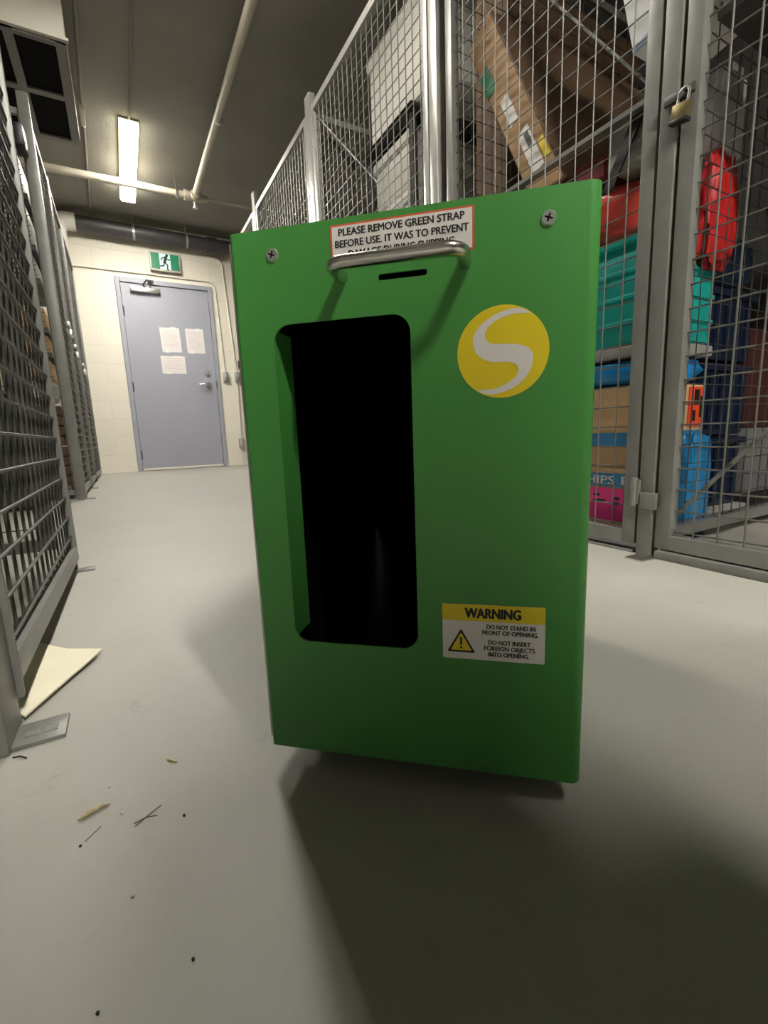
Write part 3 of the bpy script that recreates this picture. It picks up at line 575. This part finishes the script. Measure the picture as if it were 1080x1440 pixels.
bag('plastic_bag', 'bright blue plastic bag standing at the near end of the brown cartons', 'bag', (1.395, 0.698, 0.150), (0.115, 0.045, 0.285), mat('sky blue film', (0.015, 0.22, 0.50), 0.3, var=0.3, scale=18, bump=0.3, bscale=25), 8, 0.10, 0.5, SG)
carton('grey box with a white label lying on the red bag', 1.20, 1.36, 0.72, 0.87, 0.985, 1.075, M_GREYB, 'grey_box', SG)
carton('small red and white striped box left of the grey box', 1.20, 1.34, 0.88, 0.97, 0.985, 1.04, mat('maroon print', (0.22, 0.03, 0.04), 0.5, var=0.6, scale=30), 'printed_box', SG)
tag(obj('strap', MB().prism([(1.185, 0.845, 0.93), (1.185, 0.875, 0.93), (1.185, 0.795, 1.075), (1.185, 0.765, 1.075)], (0.006, 0, 0)), M_BPLAST), 'black strap slanting over the grey box', 'strap')
# big leaning carton
L0 = Vector((1.215, 1.34, 1.695)); ld = Vector((0, 0.449, 0.894)); ln = Vector((0, -0.894, 0.449))   # long edge up, face normal toward the camera
def slab(L0, length, thick, wx, x_tilt=0):
    """corner L0 = top corner of the near face at the aisle side"""
    m = MB(); A = [L0, L0-ld*length, L0-ld*length-ln*thick, L0-ln*thick]
    m.prism(A, (wx, 0, 0)); bmesh.ops.bevel(m.bm, geom=m.bm.edges[:], offset=0.004, segments=1, affect='EDGES'); return m
t = thing('large_carton', 'large flat brown carton leaning inside the locker above the green machine', 'box', (1.5, 1.1, 0.9))
obj('body', slab(L0, 0.72, 0.125, 0.85), M_CARDD, t)  # deep brown stands for the shade on the large face
def on_edge(s, a, b, wdt=0.0015):   # a,b: along the long side / across thickness fractions
    P = lambda u, v: L0-ld*u-ln*v
    return MB().prism([P(a[0], a[1]), P(a[0], b[1]), P(b[0], b[1]), P(b[0], a[1])], (-wdt, 0, 0))
obj('narrow_side', on_edge(0, (0.006, 0.006), (0.714, 0.119), 0.002), mat('lit side cardboard', (0.36, 0.215, 0.10), 0.75, var=0.12, scale=9), t, label='narrow side with labels, light put into its paler colour')  # lit side painted in: same carton, coloured lighter than its shaded face
for nm, a, b, m in (('green_label', (0.135, 0.080), (0.235, 0.124), mat('green label', (0.01, 0.16, 0.06), 0.5)), ('white_label', (0.30, 0.055), (0.41, 0.090), M_PAPER), ('shipping_label', (0.46, 0.038), (0.62, 0.082), M_PAPER), ('yellow_label', (0.545, 0.010), (0.615, 0.030), M_YEL)):
    o = on_edge(0, a, b, 0.0015)
    bmesh.ops.translate(o.bm, vec=(-0.0022, 0, 0), verts=o.bm.verts[:]); obj(nm, o, m, t, smooth=0)
o = on_edge(0, (0.48, 0.045), (0.53, 0.062), 0.001); bmesh.ops.translate(o.bm, vec=(-0.004, 0, 0), verts=o.bm.verts[:]); obj('barcode', o, M_DSTEEL, t, smooth=0)
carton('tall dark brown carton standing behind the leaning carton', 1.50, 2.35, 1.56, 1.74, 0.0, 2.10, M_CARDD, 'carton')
tag(obj('shelf_rail', MB().box(1.168, 1.192, 0.70, 1.44, 1.075, 1.087), M_STEEL), 'thin rail crossing in front of the leaning carton', 'rail')
t = thing('white_box', 'white carton with blue lower edge leaning above the red bag, top right', 'box', (1.4, 0.85, 1.2))
W0 = Vector((1.205, 0.905, 1.60)); dW = Vector((0, 0.235, 0.972)); nW = Vector((0, 0.972, -0.235))
mw = MB(); A = [W0, W0-dW*0.385, W0-dW*0.385-nW*0.30, W0-nW*0.30]; mw.prism(A, (0.22, 0, 0)); obj('body', mw, mat('white coated carton', (0.88, 0.88, 0.90), 0.4), t, smooth=0)
me_ = MB(); B = [W0-dW*0.372-nW*0.0, W0-dW*0.386, W0-dW*0.386-nW*0.30, W0-dW*0.372-nW*0.30]; me_.prism([b+Vector((-0.002, 0, 0)) for b in B], (0.002, 0, 0)); obj('blue_edge', me_, mat('pale blue print', (0.25, 0.36, 0.55), 0.4), t, smooth=0)
# things further right, dim
NG = 'dark crates at the right edge'
for i, (z0, z1) in enumerate(((0.06, 0.28), (0.285, 0.50), (0.505, 0.71))):
    t = thing('crate', ['lowest navy crate in the stack right of the orange label', 'middle navy crate in the stack right of the orange label', 'top navy crate in the stack, below the red sleeve'][i], 'crate', (1.63, 0.86, z0), group=NG)
    m = MB().box(1.505, 1.76, 0.745, 1.05, z0, z1, 0.01)
    obj('body', m, M_NAVY, t)
    r_ = MB()
    for k in range(4): r_.box(1.53+k*0.06, 1.545+k*0.06, 0.738, 0.746, z0+0.02, z1-0.03)
    obj('rib', r_, M_NAVY, t, smooth=0); obj('rim', MB().box(1.495, 1.77, 0.735, 1.06, z1-0.025, z1-0.004, 0.004), M_NAVY, t)
carton('grey pallet board under the navy crates', 1.495, 1.775, 0.72, 1.08, 0.0, 0.058, M_GREYB, 'pallet_board', None, cat='pallet')
bag('jacket', 'bright red jacket sleeve hanging past the padlocked post', 'jacket', (1.42, 0.705, 0.86), (0.14, 0.055, 0.28), mat('bright red fabric', (0.50, 0.012, 0.012), 0.55, var=0.25, scale=9), 11, 0.25, 0.75)
bag('jacket', 'dark blue folded jacket on top of the navy crates', 'jacket', (1.64, 0.88, 0.80), (0.26, 0.28, 0.17), mat('dark blue fabric', (0.010, 0.03, 0.075), 0.7), 13, 0.2, 0.7)
carton('dark red crate at the right edge of the photo', 1.80, 2.25, 0.76, 1.05, 0.302, 0.62, M_DRED, 'crate', NG, cat='crate')
carton('grey bin at the lower right edge of the photo', 1.79, 2.25, 0.74, 1.05, 0.082, 0.30, mat('mid grey plastic', (0.14, 0.14, 0.145), 0.5), 'bin', None, cat='bin')
carton('black low stand under the grey bin', 1.785, 2.26, 0.73, 1.06, 0.0, 0.08, M_BPLAST, 'stand', None, cat='stand')
t = thing('power_supply', 'pale grey electrical box with two lit windows above the red jacket', 'device', (1.45, 0.75, 1.0))
obj('body', MB().box(1.44, 1.56, 0.72, 0.86, 1.03, 1.22, 0.006), M_GREYB, t)
obj('face_plate', MB().box(1.455, 1.53, 0.715, 0.72, 1.155, 1.205, 0.001), M_STEEL, t)
obj('clear_window', MB().box(1.462, 1.485, 0.712, 0.715, 1.212, 1.228).box(1.492, 1.515, 0.712, 0.715, 1.212, 1.228), M_PAPER, t, smooth=0)
tag(obj('shelf_board', MB().box(1.25, 2.44, 0.10, 0.648, 1.20, 1.22), M_DSTEEL), 'dark shelf board high behind the near locker door', 'shelf')
bag('plastic_bag', 'grey plastic bag on the dark shelf in the top right corner', 'bag', (1.68, 0.46, 1.39), (0.40, 0.28, 0.34), mat('grey film', (0.16, 0.155, 0.17), 0.35, bump=0.4, bscale=18), 17, 0.2, 0.7)
# rack and white boxes behind the braced panel
t = thing('storage_rack', 'dark steel rack with white boxes behind the braced wire panel', 'rack', (1.75, 2.4, 0))
for x in (1.45, 2.10):
    for y in (2.16, 2.62): obj('upright', MB().box(x-0.016, x+0.016, y-0.016, y+0.016, 0, 1.95, 0.002), M_DSTEEL, t)
for z in (0.4, 1.15, 1.93): obj('shelf', MB().box(1.43, 2.12, 2.14, 2.64, z-0.02, z+0.02, 0.002), M_DSTEEL, t)
def tote(label, x0, x1, y0, y1, z0, z1):
    t = thing('white_tote', label, 'tote', ((x0+x1)/2, (y0+y1)/2, z0), group='white totes on the dark rack')
    obj('body', MB().box(x0, x1, y0, y1, z0, z1-0.04, 0.03, seg=4), M_WHPL, t)
    obj('lid', MB().box(x0-0.012, x1+0.012, y0-0.012, y1+0.012, z1-0.07, z1, 0.02, seg=4), M_WHPL, t)
tote('tall white tote on the middle shelf of the dark rack', 1.47, 2.05, 2.19, 2.60, 1.172, 1.60)
tote('flat white tote stacked on the tall one under the rack top', 1.47, 2.05, 2.19, 2.60, 1.602, 1.88)
tote('white tote on top of the dark rack, lit from the aisle', 1.46, 2.06, 2.05, 2.62, 1.952, 2.42)
tag(obj('dark_tarp', MB().box(1.18, 1.42, 2.745, 2.765, 0.1, 2.05, 0.004), mat('dark grey sheet', (0.09, 0.088, 0.08), 0.7)), 'dark grey sheet hung on the partition left of the white totes', 'sheet')

# left locker goods
LG = 'goods on the far left shelves'
tag(obj('shelf_board', MB().box(-1.5, -0.31, 3.42, 3.95, 1.700, 1.730), M_DSTEEL), 'topmost dark shelf in the far left locker', 'shelf', 'far left shelves')
tag(obj('shelf_board', MB().box(-1.5, -0.31, 3.42, 3.95, 1.435, 1.465), M_DSTEEL), 'second dark shelf from the top in the far left locker', 'shelf', 'far left shelves')
tag(obj('shelf_board', MB().box(-1.5, -0.31, 3.42, 3.95, 1.255, 1.285), M_DSTEEL), 'third dark shelf from the top in the far left locker', 'shelf', 'far left shelves')
tag(obj('shelf_board', MB().box(-1.5, -0.31, 3.42, 3.95, 0.985, 1.015), M_DSTEEL), 'dark shelf under the upper small carton in the far left locker', 'shelf', 'far left shelves')
tag(obj('shelf_board', MB().box(-1.5, -0.31, 3.42, 3.95, 0.850, 0.875), M_DSTEEL), 'lowest dark shelf in the far left locker', 'shelf', 'far left shelves')
tag(obj('shelf_upright', MB().box(-1.54, -1.502, 3.42, 3.95, 0, 2.0), M_DSTEEL), 'dark side of the shelving in the far left locker', 'shelf side')
M_BSK = mat('grey wire basket', (0.42, 0.41, 0.38), 0.4, 0.3)
for lab, z0, z1 in (('upper grey ribbed basket on the far left shelves', 1.735, 1.93), ('middle grey ribbed basket on the far left shelves', 1.47, 1.68), ('lower grey ribbed basket on the far left shelves', 1.29, 1.42)):
    t = thing('basket', lab, 'basket', (-0.5, 3.6, z0), group='ribbed baskets on the left shelves')
    obj('body', MB().box(-0.72, -0.33, 3.45, 3.85, z0, z1, 0.01), M_BSK, t); r_ = MB()
    k = z0+0.02
    while k < z1-0.01: r_.cyl((-0.72, 3.446, k), (-0.33, 3.446, k), 0.005, 8); k += 0.026
    obj('rib', r_, M_DSTEEL, t)
M_TAN = mat('tan carton', (0.52, 0.335, 0.17), 0.7, var=0.08)
carton('highest tan carton on the far left shelves', -0.75, -0.32, 3.45, 3.85, 1.02, 1.13, M_TAN, group=LG)
carton('middle tan carton on the far left shelves', -0.75, -0.32, 3.45, 3.85, 0.88, 0.975, M_TAN, group=LG)
carton('lowest tan carton under the bottom shelf on the far left', -0.75, -0.325, 3.45, 3.85, 0.735, 0.835, M_TAN, group=LG)
bag('plastic_bag', 'crumpled white bag under the lowest tan carton', 'bag', (-0.50, 3.62, 0.655), (0.36, 0.34, 0.13), mat('white film', (0.55, 0.54, 0.53), 0.35), 21, 0.2, 0.6, LG)
for i in range(8):
    z = 0.085+i*0.061
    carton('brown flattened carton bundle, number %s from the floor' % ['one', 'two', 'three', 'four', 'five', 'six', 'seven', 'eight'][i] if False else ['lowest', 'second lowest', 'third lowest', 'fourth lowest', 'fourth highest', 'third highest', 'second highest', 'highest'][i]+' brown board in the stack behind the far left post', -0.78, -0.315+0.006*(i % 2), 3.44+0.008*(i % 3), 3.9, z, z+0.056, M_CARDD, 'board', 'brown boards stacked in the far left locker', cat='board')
carton('dark pallet under the brown boards', -0.80, -0.31, 3.42, 3.92, 0.0, 0.083, M_DSTEEL, 'pallet', None, cat='pallet')
tag(obj('black_box', MB().box(-0.315, -0.265, 3.18, 3.32, 1.86, 1.97, 0.015), M_BPLAST), 'black box hung on the far left post near its top', 'box')
tag(obj('box_strap', MB().box(-0.30, -0.28, 3.25, 3.333, 1.97, 1.98), M_BPLAST), 'strap holding the black box to the far left post', 'strap')
# behind the near left panel
t = thing('dark_cabinet', 'dark cabinet in the gloom behind the near left panel', 'cabinet', (-1.0, 2.7, 0))
obj('body', MB().box(-1.6, -0.46, 2.96, 3.30, 0.02, 1.9, 0.004), M_DSTEEL, t)
carton('brown board leaning behind the near left panel', -0.66, -0.60, 2.10, 2.9, 0.0, 0.62, M_CARDD, 'board', None, cat='board')
carton('brown carton on the floor behind the near left panel', -0.95, -0.68, 2.3, 2.9, 0.0, 0.45, M_CARD)
for i, (x, y, z, h) in enumerate(((-0.62, 2.90, 0.64, 0.13), (-0.56, 2.90, 0.74, 0.16), (-0.50, 2.90, 0.60, 0.17))):
    b = thing('bottle', ['left pale bottle seen through the near left mesh', 'middle yellowish bottle seen through the near left mesh', 'right pale bottle seen through the near left mesh'][i], 'bottle', (x, y, z), group='bottles behind the near left mesh')
    obj('body', MB().tube([(0, 0, 0), (0, 0, h*0.7), (0, 0, h*0.82), (0, 0, h*0.9)], [0.022, 0.022, 0.010, 0.009], 14), mat('pale yellow plastic', (0.55, 0.52, 0.33), 0.4), b, local=True)
    obj('cap', MB().cyl((0, 0, h*0.9), (0, 0, h), 0.011, 12), M_WHPL, b, local=True)
    tag(obj('shelf_board', MB().box(x-0.028, x+0.028, 2.86, 2.958, z-0.012, z), M_DSTEEL), ['small ledge under the left pale bottle', 'small ledge under the middle yellowish bottle', 'small ledge under the right pale bottle'][i], 'shelf')

# ------------------------------------------------------------------ on the floor
sh = MB()
P = [(-0.168, 0.915), (-0.1155, 0.846), (-0.066, 0.806), (-0.082, 0.775), (-0.110, 0.720), (-0.141, 0.655), (-0.172, 0.70)]
zz = [0.004, 0.006, 0.009, 0.007, 0.006, 0.005, 0.004]
top = [sh.bm.verts.new((x, y, z+0.0025)) for (x, y), z in zip(P, zz)]; bot = [sh.bm.verts.new((x, y, z)) for (x, y), z in zip(P, zz)]
sh.bm.faces.new(top); sh.bm.faces.new(bot[::-1])
for k in range(len(P)): sh.bm.faces.new((top[k], bot[k], bot[(k+1) % len(P)], top[(k+1) % len(P)]))
tag(obj('card_sheet', sh, M_CREAM, smooth=0), 'cream card sheet lying on the floor under the near left wire panel', 'sheet')
tag(obj('wood_splinter', MB().tube([(-0.073, 0.443, 0.0022), (-0.066, 0.4455, 0.003), (-0.056, 0.4485, 0.0028), (-0.049, 0.450, 0.0012)], [0.0010, 0.0022, 0.0018, 0.0006], 6), mat('pale wood', (0.42, 0.34, 0.20), 0.8, var=0.2, scale=200)), 'pale wood splinter on the floor in the lower left', 'splinter')
M_STRAW = mat('straw', (0.5, 0.42, 0.18), 0.7); M_DK = mat('dark grit', (0.03, 0.028, 0.025), 0.8)
tag(obj('straw_bit', MB().tube([(0.002, 0.487, 0.001), (0.006, 0.482, 0.0016), (0.010, 0.478, 0.001)], 0.0008, 6), M_STRAW), 'tiny yellow straw bit on the floor left of the machine base', 'straw')
tag(obj('twig_bit', MB().tube([(-0.141, 0.580, 0.001), (-0.134, 0.577, 0.0018), (-0.128, 0.571, 0.001)], 0.0009, 6), M_DK), 'thin dark twig beside the near left foot plate', 'twig')
for p, lab in (((-0.050, 0.475), 'white crumb above the wood splinter'), ((-0.039, 0.432), 'white crumb right of the wood splinter'), ((-0.032, 0.341), 'white crumb low on the left floor')):
    tag(obj('crumb', MB().sphere((*p, 0.0010), 0.0012, 8), M_PAPER), lab, 'crumb', 'white crumbs on the floor')
for p, lab in (((-0.051, 0.273), 'dark grit speck near the bottom edge of the floor'), ((0.001, 0.274), 'dark grit speck in the lower floor right of the crumb'), ((-0.069, 0.412), 'dark grit speck below the wood splinter'), ((0.009, 0.40), 'dark grit speck left of the machine shadow')):
    tag(obj('grit_speck', MB().sphere((*p, 0.0008), 0.0011, 8), M_DK), lab, 'grit', 'dark grit specks on the floor')
M_HAIR = mat('dull brown strand', (0.14, 0.13, 0.10), 0.8)
for pts, lab in ((((-0.029, 0.410), (-0.018, 0.418), (-0.008, 0.424)), 'longest dry strand on the floor right of the splinter'), (((-0.030, 0.414), (-0.020, 0.416), (-0.012, 0.413)), 'short dry strand crossing the longest one'), (((-0.066, 0.415), (-0.060, 0.421), (-0.055, 0.426)), 'dry strand just below the splinter')):
    tag(obj('dry_strand', MB().tube([(x, y, 0.0006) for x, y in pts], 0.0004, 5), M_HAIR), lab, 'strand', 'dry strands on the floor')

# ------------------------------------------------------------------ the person behind the camera
def person():
    t = thing('person', 'person in dark clothes bending forward behind the camera', 'person', (0.19, -0.66, 0))
    J = {}; E_ = []
    def j(k, p, r, par=None):
        J[k] = (len(J), Vector(p), r)
        if par: E_.append((J[par][0], J[k][0]))
    j('pel', (0, -0.14, 0.88), 0.155); j('bel', (0, -0.02, 1.02), 0.150, 'pel'); j('che', (0, 0.12, 1.08), 0.165, 'bel'); j('nkb', (0, 0.25, 1.07), 0.080, 'che')
    j('nk', (0, 0.31, 1.03), 0.056, 'nkb'); j('hd0', (0, 0.36, 0.98), 0.075, 'nk'); j('hd', (0, 0.40, 0.945), 0.098, 'hd0'); j('hd1', (0, 0.425, 0.965), 0.080, 'hd')
    j('nose', (0, 0.505, 0.91), 0.014, 'hd')
    for sg, q in ((-1, 'l'), (1, 'r')):
        j(q+'sh', (sg*0.235, 0.16, 1.07), 0.095, 'che'); j(q+'el', (sg*0.45, 0.06, 0.93), 0.065, q+'sh'); j(q+'wr', (sg*0.28, 0.17, 0.62), 0.028, q+'el'); j(q+'pm', (sg*0.275, 0.19, 0.555), 0.034, q+'wr')
        for i, (dx, ln) in enumerate(((-0.030, 0.070), (-0.010, 0.080), (0.010, 0.076), (0.029, 0.060))):
            a = Vector((sg*0.275+dx, 0.20, 0.52)); j('%sf%da' % (q, i), a, 0.0095, q+'pm')
            j('%sf%db' % (q, i), a+Vector((0, ln*0.25, -ln*0.5)), 0.0085, '%sf%da' % (q, i)); j('%sf%dc' % (q, i), a+Vector((0, ln*0.1, -ln)), 0.0075, '%sf%db' % (q, i))
        j(q+'ta', (sg*0.233, 0.205, 0.555), 0.011, q+'pm'); j(q+'tb', (sg*0.223, 0.225, 0.515), 0.009, q+'ta')
        j(q+'hp', (sg*0.10, -0.12, 0.82), 0.105, 'pel'); j(q+'kn', (sg*0.14, 0.11, 0.47), 0.064, q+'hp'); j(q+'ak', (sg*0.125, -0.03, 0.10), 0.042, q+'kn'); j(q+'ft', (sg*0.13, 0.02, 0.047), 0.045, q+'ak'); j(q+'to', (sg*0.14, 0.15, 0.038), 0.036, q+'ft')
    me = bpy.data.meshes.new('body'); me.from_pydata([v[1] for v in J.values()], E_, [])
    o = bpy.data.objects.new('body', me); C.objects.link(o)
    md = o.modifiers.new('skin', 'SKIN'); md.use_smooth_shade = True
    for v, (k, (i, p, r)) in zip(me.skin_vertices[0].data, J.items()): v.radius = (r, r); v.use_root = (k == 'pel')
    sb = o.modifiers.new('sub', 'SUBSURF'); sb.levels = 2; sb.render_levels = 2
    ev = eval_mesh(o)
    zmin = min(v.co.z for v in ev.vertices)
    for v in ev.vertices: v.co.z -= zmin*max(0, 1-v.co.z/0.4)
    b = link('body', ev, mat('dark clothing', (0.012, 0.013, 0.017), 0.8), t)
    ev.materials.append(mat('skin', (0.45, 0.27, 0.19), 0.55)); ev.materials.append(mat('black shoes', (0.01, 0.01, 0.01), 0.5))
    for p in ev.polygons:
        c = p.center
        p.material_index = 1 if (c.y > 0.305 and c.z > 0.80 and abs(c.x) < 0.115) or (abs(c.x) > 0.17 and 0.4 < c.z < 0.64) else (2 if c.z < 0.085 else 0)
    h = MB().sphere((0, 0.39, 0.985), 0.108, 24, (0.95, 1.0, 0.92)); bmesh.ops.delete(h.bm, geom=[v for v in h.bm.verts if v.co.y > 0.43 and v.co.z < 0.995], context='VERTS')
    obj('hair', h, mat('dark hair', (0.015, 0.010, 0.007), 0.6, bump=0.4, bscale=90), t, local=True)
    fc = MB()
    for sx in (-0.034, 0.034): fc.sphere((sx, 0.488, 0.95), 0.011, 12)
    obj('eyes', fc, mat('eye white', (0.5, 0.48, 0.45), 0.3), t, local=True)
    obj('mouth', MB().sphere((0, 0.475, 0.872), 0.02, 12, (1, 0.3, 0.3)), mat('lips', (0.35, 0.13, 0.11), 0.5), t, local=True)
    for sx in (-1, 1): obj('ear', MB().sphere((sx*0.098, 0.395, 0.94), 0.03, 12, (0.35, 0.7, 1)), MATS['skin'], t, local=True)
person()
